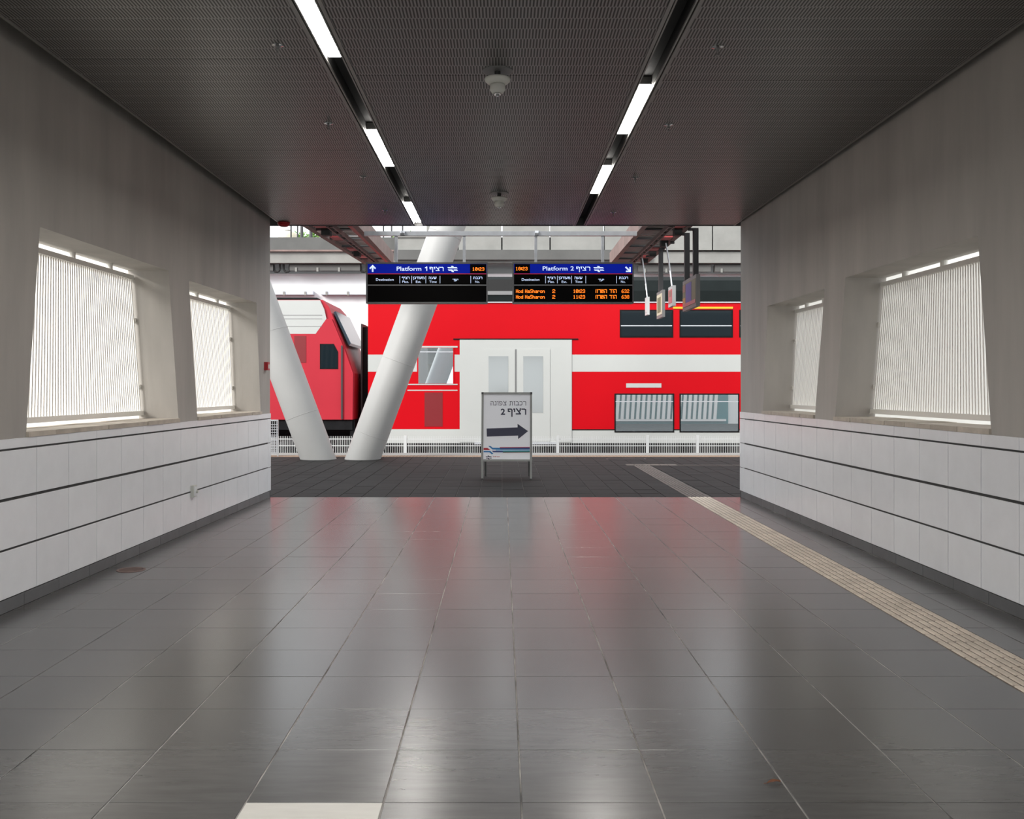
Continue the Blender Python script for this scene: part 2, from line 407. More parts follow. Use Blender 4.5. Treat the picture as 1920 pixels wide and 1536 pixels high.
# tactile edge: studded warning tiles and the kerb
def studs():
    t = MB().box(-.199, .199, -.199, .199, -.006, 0)
    for i in range(6):
        for j in range(6):
            x, y = -.165+i*.066, -.165+j*.066
            t.add([(x-.02,y-.02,0),(x+.02,y-.02,0),(x+.02,y+.02,0),(x-.02,y+.02,0),(x-.012,y-.012,.006),(x+.012,y-.012,.006),(x+.012,y+.012,.006),(x-.012,y+.012,.006)],
                  [(4,5,6,7),(0,1,5,4),(1,2,6,5),(2,3,7,6),(3,0,4,7)])
    return t.mesh('warning_tile', M['warning'])
sm = studs()
for i in range(-16, 17): link('warning_tile', sm, plat, (i*.4, 18.95, .001))
part('kerb', MB().box(-16, 16, 19.16, PE+.05, -.2, .004), M['conc_light'], plat)
cov = thing('drain_cover', 'dark oblong drain cover set in the platform paving', 'drain cover', (PX(1174,18.1), 18.1, 0))
part('frame', MB().box(-.38,.38,-.10,-.07,.001,.008).box(-.38,.38,.07,.10,.001,.008).box(-.38,-.35,-.07,.07,.001,.008).box(.35,.38,-.07,.07,.001,.008), M['dark_steel'], cov)
part('grate', MB().box(-.35,.35,-.07,.07,.0,.004), M['black'], cov)

# ------------------------------------------------------------------ ceiling, roof
CZ, CEND = 3.42, 11.93
BAYS = [(-2.77,-1.14, 5.92), (-.96,.895, 6.23), (1.075,2.93, 6.34)]
struct('roof', MB().box(-3.5, 3.55, YBACK, 12.05, 3.98, 4.35), M['conc_dark'], 'roof slab above the hall')
ceil = struct('ceiling', MB().box(-2.7, 2.86, YBACK, CEND-.02, 3.62, 3.66), M['black'], 'slotted grey metal ceiling of the hall')
PL = 2.27
for x0, x1, j in BAYS:
    y = j-PL*5
    while y < CEND-.05:
        a, b = max(y, YBACK), min(y+PL, CEND)
        if b > a:
            p = MB().box(x0, x1, a+.003, b-.003, CZ, CZ+.02)
            p.box(x0, x0+.02, a+.003, b-.003, CZ+.02, CZ+.06).box(x1-.02, x1, a+.003, b-.003, CZ+.02, CZ+.06)
            part('ceiling_panel', p, M['ceiling'], ceil)
        y += PL
part('edge_strip', MB().box(-2.785,-2.765, YBACK, CEND, CZ-.004, CZ+.05), M['trim_metal'], ceil)
part('edge_strip', MB().box(2.925,2.945, YBACK, CEND, CZ-.004, CZ+.05), M['trim_metal'], ceil)
part('end_fascia', MB().box(-3.0, 3.06, CEND, CEND+.03, CZ-.006, 3.98), M['dark_steel'], ceil)
LCX = {'left': -1.05, 'right': .985}
for i, side in enumerate(('left', 'right')):
    cx = LCX[side]
    ch = struct('trim_%d' % (i+1), MB().box(cx-.05,cx+.05,YBACK,CEND-.01,CZ+.09,CZ+.10).box(cx-.052,cx-.048,YBACK,CEND-.01,CZ+.01,CZ+.09).box(cx+.048,cx+.052,YBACK,CEND-.01,CZ+.01,CZ+.09), M['black'], 'black recessed lamp channel in the ceiling')
    for sg in (-1, 1):
        part('flange', MB().box(cx+sg*.068, cx+sg*.0895, YBACK, CEND-.005, CZ-.006, CZ+.012), M['trim_metal'], ch)
        part('inner_flange', MB().box(cx+sg*.05, cx+sg*.06, YBACK, CEND-.005, CZ-.002, CZ+.05), M['trim_metal'], ch)
# lamps
def lamp(cx, y0, lab):
    t = thing('ceiling_light', lab, 'ceiling light', (cx, y0+.61, CZ+.09), group='fluorescent ceiling lights')
    part('housing', MB().box(-.046,.046,-.61,.61,-.055,-.001), M['trim_metal'], t)
    for a, b in ((-.605,-.010), (.010,.605)):
        part('diffuser', MB().box(-.042,.042,a,b,-.068,-.056), M['lamp_glow'], t)
lamp(LCX['left'], 4.73, 'lit ceiling light in the left channel, largest and nearest')
lamp(LCX['left'], 7.65, 'lit ceiling light in the left channel, middle of three')
lamp(LCX['left'], 10.62, 'lit ceiling light in the left channel, farthest, by the hall end')
lamp(LCX['right'], 6.52, 'lit ceiling light in the right channel, nearer of two')
lamp(LCX['right'], 8.88, 'lit ceiling light in the right channel, farther of two')
lamp(LCX['left'], 1.8, 'unseen light added to brighten the hall, left channel above the viewer'); lamp(LCX['left'], -1.1, 'unseen light added to brighten the hall, left channel behind the viewer')  # out-of-view lamps added to light the hall
lamp(LCX['right'], 1.8, 'unseen light added to brighten the hall, right channel above the viewer'); lamp(LCX['right'], -1.1, 'unseen light added to brighten the hall, right channel behind the viewer')  # same added lamps on the right, also out of view
# smoke detectors
for y, lab in ((6.14, 'round white smoke detector hanging below the ceiling, nearer one'), (9.97, 'round white smoke detector hanging below the ceiling, farther one')):
    t = thing('smoke_detector', lab, 'smoke detector', (-.028, y, CZ), group='smoke detectors')
    part('ceiling_plate', MB().lathe([(.1,0),(.1,-.004),(.09,-.006)], 28), M['steel_grey'], t)
    part('stem', MB().tube((0,0,-.004),(0,0,-.06),.02,12), M['dark_steel'], t)
    part('base', MB().lathe([(.084,-.05),(.086,-.058),(.08,-.07),(.06,-.086),(.05,-.09)], 28), M['plastic'], t, True)
    hd = part('sensor_head', MB().lathe([(.047,-.09),(.05,-.1),(.05,-.125),(.036,-.146),(.03,-.148)], 24), M['plastic'], t, True)
    part('sensor_tip', MB().lathe([(.026,-.148),(.024,-.154),(.018,-.164),(.008,-.167)], 16), M['chrome'], hd, True)
# sprinklers
k = 0; words = ['nearest', 'second', 'third', 'farthest']
for x, ys in ((-1.35, (5.68,7.35,9.19,10.92)), (1.305, (5.71,7.39,9.24,11.05))):
    for i, y in enumerate(ys):
        t = thing('sprinkler', 'small metal sprinkler head, %s in the row on the %s half of the ceiling' % (words[i], 'left' if x < 0 else 'right'), 'sprinkler', (x, y, CZ), group='ceiling sprinklers')
        part('rosette', MB().lathe([(.036,0),(.036,-.003),(.02,-.008)], 18), M['chrome'], t)
        part('body', MB().tube((0,0,-.006),(0,0,-.03),.009,8).tube((-.008,0,-.03),(0,0,-.05),.003,6).tube((.008,0,-.03),(0,0,-.05),.003,6), M['steel_grey'], t)
        part('deflector', MB().lathe([(.013,-.05),(.013,-.053)], 12), M['steel_grey'], t)

# ------------------------------------------------------------------ small things in the hall
t = thing('wall_socket', 'small white socket box on the left tiled wall', 'socket', (LX(8.94)+.012, 8.94, .383))
part('box', MB().box(0,.03,-.045,.045,-.055,.055), M['plastic'], t); part('cover', MB().box(.03,.036,-.038,.038,-.045,.045), M['tile_white'], t)
part('plug', MB().tube((.034,0.01,-.005),(.055,.01,-.005),.016,10), M['plastic'], t)
t = thing('fire_alarm', 'red fire alarm call point at the far end of the left wall', 'alarm', (LX(11.57), 11.57, 1.63))
part('box', MB().box(0,.045,-.05,.05,-.05,.05), M['red_paint'], t); part('window', MB().box(.045,.049,-.03,.03,-.03,.02), M['plastic'], t)
t = thing('alarm_sounder', 'red oval alarm sounder under the far left ceiling corner', 'alarm', (PX(532,11.75), 11.75, CZ))
part('base', MB().lathe([(.075,0),(.078,-.01),(.075,-.02)], 24), M['red_paint'], t); part('lens', MB().lathe([(.07,-.02),(.066,-.035),(.04,-.048),(.01,-.05)], 24), M['red_paint'], t, True)
t = thing('floor_drain', 'round brown floor drain in the tiles near the left wall', 'drain', (-2.765, 7.04, 0))
part('ring', MB().lathe([(.103,.0),(.103,.004),(.085,.004),(.085,.001)], 28), M['rust'], t)
part('grate', MB().lathe([(.084,.0),(.084,.0025)], 28), M['black'], t)
for i in range(-3, 4):
    L_ = math.sqrt(.08**2-(i*.022)**2); part('bar', MB().box(-L_, L_, i*.022-.005, i*.022+.005, .0025, .0045), M['rust'], t)
leaf = MB(); vv = []; n = 9
for i in range(n):
    u = i/(n-1); wd = .009*math.sin(math.pi*min(1, u*1.05+.02))+.0006
    for s_ in (-1, 0, 1): vv.append(((u-.5)*.05, s_*wd, .0015+.006*abs(s_)*(.4+.6*u)+.004*math.sin(3*u)))
leaf.add(vv, [(i*3+j, i*3+j+1, i*3+j+4, i*3+j+3) for i in range(n-1) for j in range(2)])
leaf.tube((-.025,0,.002),(-.036,.003,.001),.0008,5)
o = part('fallen_leaf', leaf, M['dead_leaf'], None); o.location = (PX(1451,3.23), 3.23, .001); o.rotation_euler = (0,0,.2)
md = o.modifiers.new('thickness', 'SOLIDIFY'); md.thickness = .0006
tag(o, 'small curled brown leaf lying on the grey floor tiles', 'leaf')
# ------------------------------------------------------------------ lettering
HEB = {'ר':(.7,[[(0,.93),(.42,.93),(.6,.8),(.6,0)]]),'צ':(.78,[[(.02,.06),(.68,.06)],[(.06,1),(.66,.1)],[(.66,1),(.62,.66),(.4,.5)]]),
 'י':(.28,[[(0,.93),(.16,.93),(.16,.48)]]),'ף':(.78,[[(.64,-.38),(.64,.75),(.5,.93),(.06,.93),(.08,.5),(.3,.5)]]),
 'מ':(.88,[[(.04,0),(.16,.6),(.32,.9),(.58,.92),(.75,.62),(.75,.06),(.45,.06)],[(.04,1),(.17,.62)]]),
 'ע':(.76,[[(.06,1),(.24,.2)],[(.64,1),(.6,.4),(.36,.12),(0,.0)]]),'ו':(.32,[[(0,.93),(.18,.93),(.18,0)]]),
 'ד':(.74,[[(0,.93),(.7,.93)],[(.55,.93),(.55,0)]]),'כ':(.68,[[(.02,.93),(.38,.93),(.56,.75),(.56,.25),(.38,.06),(.02,.06)]]),
 'ן':(.32,[[(0,.93),(.18,.93),(.18,-.38)]]),'ש':(.98,[[(.04,1),(.12,.06),(.5,.06),(.78,.3),(.86,1)],[(.45,1),(.42,.42),(.12,.3)]]),
 'ה':(.76,[[(.02,.93),(.45,.93),(.62,.8),(.62,0)],[(.1,.58),(.1,0)]]),'ב':(.76,[[(.04,.93),(.38,.93),(.54,.78),(.54,.06)],[(0,.06),(.72,.06)]]),
 'ת':(.84,[[(.08,.93),(.5,.93),(.68,.78),(.68,0)],[(.2,.93),(.2,.06),(.02,.06)]]),
 'פ':(.76,[[(.02,.06),(.45,.06),(.62,.25),(.62,.75),(.45,.93),(.06,.93),(.08,.5),(.3,.5)]]),'נ':(.52,[[(.1,.93),(.34,.93),(.38,.06),(.0,.06)]]),
 'א':(.74,[[(.04,1),(.66,0)],[(.62,1),(.58,.62),(.42,.46)],[(.08,0),(.1,.36),(.28,.56)]]),'ל':(.66,[[(.06,1.38),(.06,.93),(.56,.93),(.5,.5),(.22,0)]]),' ':(.4,[])}
def stroke(mb, pts, wd, y):
    for (ax, az), (bx_, bz) in zip(pts, pts[1:]):
        d = Vector((bx_-ax, bz-az)); l = d.length
        if l < 1e-6: continue
        d /= l; n_ = Vector((-d.y, d.x))*wd/2; e = d*wd*.42
        a = Vector((ax, az))-e; b = Vector((bx_, bz))+e
        mb.add([(a.x+n_.x,y,a.y+n_.y),(a.x-n_.x,y,a.y-n_.y),(b.x-n_.x,y,b.y-n_.y),(b.x+n_.x,y,b.y+n_.y)], [(0,1,2,3)])
def hebrew(mb, text, xl, xr, z0, hgt, y, weight=.14):
    gap = .12; tot = sum(HEB[c][0]+gap for c in text)-gap; sx = (xr-xl)/tot; x = xr
    for c in text:
        wd, st = HEB[c]; x -= wd*sx
        for pl in st: stroke(mb, [(x+px*sx, z0+pz*hgt) for px, pz in pl], weight*hgt, y)
        x -= gap*sx
def latin(mb, text, xl, xr, z0, cap, y, bold=0):
    cu = bpy.data.curves.new('t', 'FONT'); cu.body = text; cu.size = 1; cu.offset = bold; cu.resolution_u = 3
    ob = bpy.data.objects.new('t', cu); COL.objects.link(ob); dg = bpy.context.evaluated_depsgraph_get()
    me = bpy.data.meshes.new_from_object(ob.evaluated_get(dg))
    xs = [v.co.x for v in me.vertices]; x0, x1 = min(xs), max(xs)
    sx = (xr-xl)/(x1-x0); sz = cap/.70
    mb.add([(xl+(v.co.x-x0)*sx, y, z0+v.co.y*sz) for v in me.vertices], [tuple(p.vertices) for p in me.polygons])
    bpy.data.objects.remove(ob); bpy.data.meshes.remove(me); bpy.data.curves.remove(cu)
def railmark(mb, x0, x1, z0, z1, y):
    w_, h_ = x1-x0, z1-z0
    for poly in ([(0,.80),(.40,.80),(.50,.60),(.10,.60)], [(.34,1),(.54,1),(.64,.80),(.90,.80),(1,.60),(.50,.60)],
                 [(0.04,.42),(.50,.42),(.66,0),(.46,0),(.36,.22),(.14,.22)], [(.60,.42),(.94,.42),(1.02,.22),(.62,.22)]):
        p = [(x0+a*w_, y, z0+b*h_) for a, b in poly]; mb.add(p, [tuple(range(len(p)-1,-1,-1))])
DOT = {'H':'10001 10001 10001 11111 10001 10001 10001','o':'00000 00000 01110 10001 10001 10001 01110','d':'00001 00001 01101 10011 10001 10011 01101',
 'a':'00000 00000 01110 00001 01111 10001 01111','S':'01111 10000 10000 01110 00001 00001 11110','h':'10000 10000 10110 11001 10001 10001 10001',
 'r':'00000 00000 10110 11001 10000 10000 10000','n':'00000 00000 10110 11001 10001 10001 10001','0':'01110 10001 10011 10101 11001 10001 01110',
 '1':'00100 01100 00100 00100 00100 00100 01110','2':'01110 10001 00001 00110 01000 10000 11111','3':'01110 10001 00001 00110 00001 10001 01110',
 '6':'00110 01000 10000 11110 10001 10001 01110','8':'01110 10001 10001 01110 10001 10001 01110',':':'00 11 11 00 11 11 00',
 'ה':'11111 00001 00001 10001 10001 10001 10001','ו':'11 01 01 01 01 01 01','ד':'11111 00010 00010 00010 00010 00010 00010',
 'ש':'10101 10101 10101 10101 11001 10001 11110','ר':'11111 00001 00001 00001 00001 00001 00001','ן':'1 1 1 1 1 1 1',' ':'000 000 000 000 000 000 000'}
def led(mb, text, xl, xr, z0, z1, y):
    cols = [DOT[c].split() for c in text]; tot = sum(len(c[0])+1 for c in cols)-1; p = (xr-xl)/tot; q = (z1-z0)/7; x = xl
    for c in cols:
        for r_, row in enumerate(c):
            for k_, b in enumerate(row):
                if b == '1':
                    cx, cz = x+(k_+.5)*p, z1-(r_+.5)*q
                    mb.add([(cx-.52*p,y,cz-.46*q),(cx+.52*p,y,cz-.46*q),(cx+.52*p,y,cz+.46*q),(cx-.52*p,y,cz+.46*q)], [(0,1,2,3)])
        x += (len(c[0])+1)*p
# ------------------------------------------------------------------ departure boards
BY = 13.2
def board(ox_px, dx, second, lab):
    fl, fr = (85, 1905) if second else (50, 1875)
    def X(c): return PX(ox_px+c/8, BY)
    def Z(c): return PZ(480+c/8, BY)
    cx = (X(fl)+X(fr))/2; zb = Z(715); t = thing('departure_board', lab, 'display board', (cx, BY, zb), group='hanging departure boards')
    x = lambda c: X(c)-cx
    z = lambda c: Z(c)-zb
    il, ir = fl+25, fr-20
    bw = .006
    part('casing', MB().box(x(fl)+.004,x(fr)-.004,.012,.16,z(715)+.004,z(95)-.004), M['board_frame'], t)
    fr_ = MB().box(x(fl),x(fr),-.008,.02,z(120),z(95)).box(x(fl),x(fr),-.008,.02,z(715),z(690)).box(x(fl),x(il),-.008,.02,z(690),z(120)).box(x(ir),x(fr),-.008,.02,z(690),z(120))
    part('frame', fr_, M['board_frame'], t)
    hp = part('header_panel', MB().box(x(il),x(ir),0,.011,z(262),z(120)), M['screen_blue'], t)
    part('red_divider', MB().box(x(il),x(ir),-.002,.011,z(276),z(262)), M['line_red'], t)
    cp = part('column_panel', MB().box(x(il),x(ir),0,.011,z(430),z(276)), M['screen_black'], t)
    part('grey_divider', MB().box(x(il),x(ir),-.003,.011,z(446),z(430)), M['line_grey'], t)
    lp = part('led_panel', MB().box(x(il),x(ir),0,.011,z(690),z(446)), M['screen_black'], t)
    Yt = -.003
    a = MB(); d = dx
    hgt = z(160)-z(222)
    # header lettering
    if second:
        latin(a, 'Platform', x(540), x(912), z(218), hgt, Yt, .012); latin(a, '2', x(958), x(1008), z(218), hgt, Yt, .012)
        hebrew(a, 'רציף', x(1045), x(1255), z(218), (z(163)-z(218)), Yt, .19); railmark(a, x(1300), x(1460), z(242), z(152), Yt)
    else:
        latin(a, 'Platform', x(510), x(880), z(222), hgt, Yt, .012); stroke(a, [(x(940), z(178)), (x(962), z(166)), (x(962), z(220))], x(13)-x(0), Yt)
        hebrew(a, 'רציף', x(1005), x(1215), z(222), (z(167)-z(222)), Yt, .19); railmark(a, x(1270), x(1425), z(242), z(150), Yt)
    part('header_lettering', a, M['glow_white'], hp)
    ar = MB(); u = x(8)-x(0)
    if second:
        c0 = (x(1822), z(203))
        stroke(ar, [(c0[0]-4*u, c0[1]+4*u), (c0[0]+2.6*u, c0[1]-2.6*u)], 2.9*u, Yt)
        stroke(ar, [(c0[0]-3.2*u, c0[1]-3.6*u), (c0[0]+3.6*u, c0[1]-3.6*u), (c0[0]+3.6*u, c0[1]+3.2*u)], 2.6*u, Yt-.0004)
    else:
        c0 = (x(150), z(190))
        stroke(ar, [(c0[0], c0[1]-5*u), (c0[0], c0[1]+3*u)], 3*u, Yt)
        stroke(ar, [(c0[0]-4.6*u, c0[1]+.6*u), (c0[0], c0[1]+5*u), (c0[0]+4.6*u, c0[1]+.6*u)], 2.8*u, Yt-.0004)
    part('arrow', ar, M['glow_white'], hp)
    part('clock_window', MB().box(x(118 if second else 1610), x(350 if second else 1852), -.0015, .005, z(260), z(122)), M['screen_black'], hp)
    ck = MB(); led(ck, '10:23', x(135 if second else 1645), x(312 if second else 1825), z(217 if second else 222), z(166 if second else 172), Yt)
    part('clock_digits', ck, M['led'], hp)
    b = MB(); d = 26 if second else 0
    latin(b, 'Destination', x(200+d), x(465+d), z(372), z(335)-z(372), Yt)
    for s_ in (557, 735, 947, 1160, 1622): b.box(x(s_+d-3),x(s_+d+3),-.003,-.001,z(410),z(300))
    hh = z(313)-z(346)
    hebrew(b, 'רציף', x(588+d), x(705+d), z(346), hh, Yt, .17); latin(b, 'Plat.', x(595+d), x(692+d), z(403), z(370)-z(403), Yt)
    hebrew(b, 'מעודכן', x(756+d), x(930+d), z(346), hh, Yt, .17); latin(b, 'Est.', x(798+d), x(878+d), z(403), z(370)-z(403), Yt)
    hebrew(b, 'שעה', x(992+d), x(1110+d), z(346), hh, Yt, .17); latin(b, 'Time', x(1000+d), x(1110+d), z(403), z(370)-z(403), Yt)
    hebrew(b, 'יעד', x(1350+d), x(1434+d), z(378), hh, Yt, .17)
    hebrew(b, 'רכבת', x(1660+d), x(1795+d), z(346), hh, Yt, .17); latin(b, 'No.', x(1688+d), x(1755+d), z(403), z(370)-z(403), Yt)
    part('column_titles', b, M['glow_white'], cp, kind='stuff')
    if second:
        for z0, z1, tm, no in ((556,502,'10:23','632'), (642,588,'11:23','638')):
            g = MB(); led(g, 'Hod HaSharon', x(140), x(570), z(z0), z(z1), Yt); led(g, '2', x(684), x(728), z(z0), z(z1), Yt)
            led(g, tm, x(998), x(1175), z(z0), z(z1), Yt); led(g, 'ןורשה דוה', x(1335), x(1648), z(z0), z(z1), Yt); led(g, no, x(1724), x(1838), z(z0), z(z1), Yt)
            part('led_text', g, M['led'], lp, kind='stuff')
    return t
board(680, 0, False, 'departure board headed Platform 1, with no trains listed')
board(950, 26, True, 'departure board headed Platform 2, listing two trains in amber')
# hanging frame of the boards
Z_BOARD = PZ(480+95/8, BY)
zr = PZ(437, BY); t = thing('overhead_rail', 'pale grey steel rail on posts carrying both departure boards', 'rail', (0, BY+.07, zr))
part('rail', MB().box(PX(682,BY), PX(1195,BY), -.04, .04, -.03, .03), M['galv'], t)
for p in (742, 870, 1005, 1131): part('post', MB().box(PX(p,BY)-.019, PX(p,BY)+.019, -.025, .025, Z_BOARD-zr-.001, -.03), M['galv'], t)
for p in (750, 752, 1003): part('conduit_clip', MB().tube((PX(p,BY),-.05,.0),(PX(p,BY)+.05,-.05,.0),.035,8), M['galv'], t)
# ------------------------------------------------------------------ folding pavement sign
SY = 14.35; t = thing('pavement_sign', 'grey framed pavement sign with a large dark arrow pointing right', 'sign', (PX(950.5, SY), SY, 0), -.03)
wS, z0S, z1S = .765, .265, 1.30
lean = .10
def py_(z): return -.25+(z/1.3)*.21
def pl(z, d): return py_(z)+d
def strip(mb, x0, x1, z0, z1, d0, d1): return mb.hexa([(x0,pl(z0,d0),z0),(x1,pl(z0,d0),z0),(x1,pl(z1,d0),z1),(x0,pl(z1,d0),z1)], [(x0,pl(z0,d1),z0),(x1,pl(z0,d1),z0),(x1,pl(z1,d1),z1),(x0,pl(z1,d1),z1)])
hw = wS/2
fr_ = strip(strip(strip(strip(MB(), -hw, hw, z1S-.032, z1S, -.012, .02), -hw, hw, z0S, z0S+.03, -.012, .02), -hw, -hw+.032, z0S+.03, z1S-.032, -.012, .02), hw-.032, hw, z0S+.03, z1S-.032, -.012, .02)
part('frame', fr_, M['alu'], t)
for sx in (-1, 1): part('front_leg', strip(MB(), sx*(hw-.035), sx*(hw-.002), .012, z0S, -.008, .018), M['alu'], t)
for sx in (-1, 1):
    part('foot', strip(MB(), sx*(hw-.037), sx*hw, 0, .014, -.012, .022), M['dark_steel'], t)
    part('rear_leg', MB().hexa([(sx*(hw-.06),.28,0),(sx*(hw-.03),.28,0),(sx*(hw-.03),-.02,1.27),(sx*(hw-.06),-.02,1.27)], [(sx*(hw-.06),.305,0),(sx*(hw-.03),.305,0),(sx*(hw-.03),.005,1.28),(sx*(hw-.06),.005,1.28)]), M['alu'], t)
    part('corner_cap', strip(MB(), sx*(hw-.03), sx*(hw+.003), z1S-.03, z1S+.003, -.015, .022), M['dark_steel'], t)
part('rear_panel', MB().hexa([(-hw+.03,.24,.28),(hw-.03,.24,.28),(hw-.03,-.005,1.27),(-hw+.03,-.005,1.27)], [(-hw+.03,.25,.28),(hw-.03,.25,.28),(hw-.03,.005,1.27),(-hw+.03,.005,1.27)]), M['alu'], t)
po = part('poster', strip(MB(), -hw+.03, hw-.03, z0S+.03, z1S-.03, -.004, .004), M['poster'], t)
# poster px (crop 880..1020 x 720..920, 7.68x): x 180..905, y 125..1110
def sxp(c): return -hw+(c-183)/(905-183)*wS
def szp(c): return z1S-(c-125)/(1110-125)*(z1S-z0S)
def onposter(mb, name, m):
    mb.v = [(x, pl(z, -.0055+y), z) for x, y, z in mb.v]; return part(name, mb, M[m], po)
a = MB(); hebrew(a, 'רכבות צפונה', sxp(312), sxp(822), szp(312), szp(252)-szp(312), 0, .13)
hebrew(a, 'רציף', sxp(560), sxp(822), szp(440), szp(362)-szp(440), 0, .23); latin(a, '2', sxp(458), sxp(520), szp(445), szp(362)-szp(445), 0, .03)
onposter(a, 'lettering', 'navy')
a = MB(); a.add([(sxp(c), 0, szp(d)) for c, d in ((257,645),(262,760),(706,744),(706,795),(848,681),(697,577),(698,628))], [(0,1,2,3,4,5,6)]); onposter(a, 'arrow', 'navy')
def quad(pts): return MB().add([(sxp(c), 0, szp(d)) for c, d in pts], [tuple(range(len(pts)-1,-1,-1))])
onposter(quad([(217,920),(275,920),(312,950),(217,950)]), 'stripe', 'ink_red')
onposter(quad([(283,893),(318,893),(345,918),(450,918),(450,944),(345,944)]), 'stripe', 'ink_blue')
onposter(quad([(450,918),(872,914),(872,942),(450,944)]), 'stripe', 'ink_dblue')
onposter(quad([(440,910),(872,904),(872,914),(450,918)]), 'stripe', 'ink_red')
onposter(quad([(390,944),(872,942),(872,956),(390,960)]), 'stripe', 'ink_sky')
onposter(quad([(332,960),(490,960),(490,982),(355,982)]), 'stripe', 'ink_dblue')
onposter(quad([(490,960),(872,956),(872,978),(490,982)]), 'stripe', 'ink_green')
onposter(quad([(490,982),(872,978),(872,985),(490,990)]), 'stripe', 'ink_brown')
onposter(quad([(217,962),(312,962),(357,1000),(335,1012),(300,982),(217,982)]), 'stripe', 'ink_blue')
a = MB(); railmark(a, sxp(245), sxp(335), szp(1082), szp(1028), 0); onposter(a, 'rail_emblem', 'navy')
a = MB(); hebrew(a, 'רכבת ישראל', sxp(350), sxp(448), szp(1050), szp(1036)-szp(1050), 0, .2); onposter(a, 'emblem_lettering', 'ink_red')
# ------------------------------------------------------------------ v-shaped columns
def column(b, tpt, r, lab, cuts):
    b, tpt = Vector(b), Vector(tpt); d = (tpt-b).normalized()
    t = thing('raking_column', lab, 'column', b, group='raking white columns')
    n = 48; vv = []; K = [(-.0, 0)]
    L_ = (tpt-b).length; u = d.cross(Vector((0,1,0))).normalized(); v = d.cross(u)
    segs = 14; ff = []
    for k_ in range(segs+1):
        s_ = L_*k_/segs
        for i in range(n):
            a = 2*math.pi*i/n; p = d*s_+u*math.cos(a)*r+v*math.sin(a)*r
            if k_ == 0: p = p-d*(p.z/d.z)      # cut flat on the paving
            vv.append(p)
    for k_ in range(segs): ff += [(k_*n+i, k_*n+(i+1)%n, (k_+1)*n+(i+1)%n, (k_+1)*n+i) for i in range(n)]
    part('shaft', MB().add(vv, ff), M['column_white'], t, True)
    for s_ in cuts:          # weld seams
        sm_ = MB(); m_ = 32
        for i in range(m_):
            a0, a1 = 2*math.pi*i/m_, 2*math.pi*(i+1)/m_
            f = lambda a: d*s_+u*math.cos(a)*(r+.001)+v*math.sin(a)*(r+.001)
            sm_.tube(f(a0), f(a1), .004, 4)
        part('weld_seam', sm_, M['column_white'], t)
    return t
CYc = 18.2; rr = .325
column((PX(597,CYc), CYc, 0), (PX(597-.372*650,CYc), CYc, PZ(862-650,CYc)), rr, 'thick white tubular column leaning left from the platform', (.9, 2.6, 4.2))
column((PX(680,CYc), CYc, 0), (PX(680+.366*660,CYc), CYc, PZ(862-660,CYc)), rr, 'thick white tubular column leaning right, behind the Platform 1 board', (.5, 2.0, 4.6))
# ------------------------------------------------------------------ canopy arms over the platform
def arm(n0, n1, f0, f1, lab, redside):
    y0, y1 = 12.35, 19.0
    z0, z1 = 3.52, 3.87
    t = thing('canopy_arm', lab, 'canopy', ((n0+n1)/2, y0, z0), group='slatted canopy arms')
    ox, oy, oz = t.location
    def P(u, k, dz): return (n0+(f0-n0)*k+((n1+(f1-n1)*k)-(n0+(f0-n0)*k))*u-ox, y0+(y1-y0)*k-oy, z0+(z1-z0)*k+dz-oz)
    def bar(nm, u0, u1, k0, k1, d0, d1, m): return part(nm, MB().hexa([P(u0,k0,d0),P(u1,k0,d0),P(u1,k1,d0),P(u0,k1,d0)], [P(u0,k0,d1),P(u1,k0,d1),P(u1,k1,d1),P(u0,k1,d1)]), m, t)
    bar('side_beam', 0, .11, 0, 1, -.01, .22, M['rust']); bar('side_beam', .89, 1, 0, 1, -.01, .22, M['rust'])
    n = 44
    for i in range(n):
        if redside and i in (6,7,12): continue
        k = (i+.15)/n; bar('slat', .11, .89, k, k+.62/n, .03, .05, M['tray_slat'])
    for k in (.12,.3,.48,.66,.84): bar('cross_bar', .11, .89, k, k+.012, .0, .03, M['dark_steel'])
    bar('cable_rail', .47, .50, 0, 1, -.05, .0, M['tray_slat']); bar('cable_rail', .57, .60, 0, 1, -.05, .0, M['tray_slat'])
    for i in range(18): bar('rung', .50, .57, (i+.3)/18, (i+.5)/18, -.04, -.01, M['tray_slat'])
    for i, k in enumerate((.1,.34,.6,.82)):
        u = .2 if redside else .68
        if i % 2 == 0 or not redside: bar('spotlight', u+.04, u+.2, k, k+.03, -.08, .02, M['black'])
        bar('red_panel', u-.02, u+.2, k-.085, k-.02, -.002, .02, M['tray_red'])
    if redside: bar('red_panel', .8, .89, .05, .98, -.004, .02, M['tray_red'])
    return t
arm(PX(560,12.35), PX(668,12.35), PX(683,19.0), PX(738,19.0), 'rusty slatted canopy arm with red panels, left of the boards', True)
arm(PX(1208,12.35), PX(1304,12.35), PX(1143,19.0), PX(1212,19.0), 'rusty slatted canopy arm above the hanging signs, right of the boards', False)
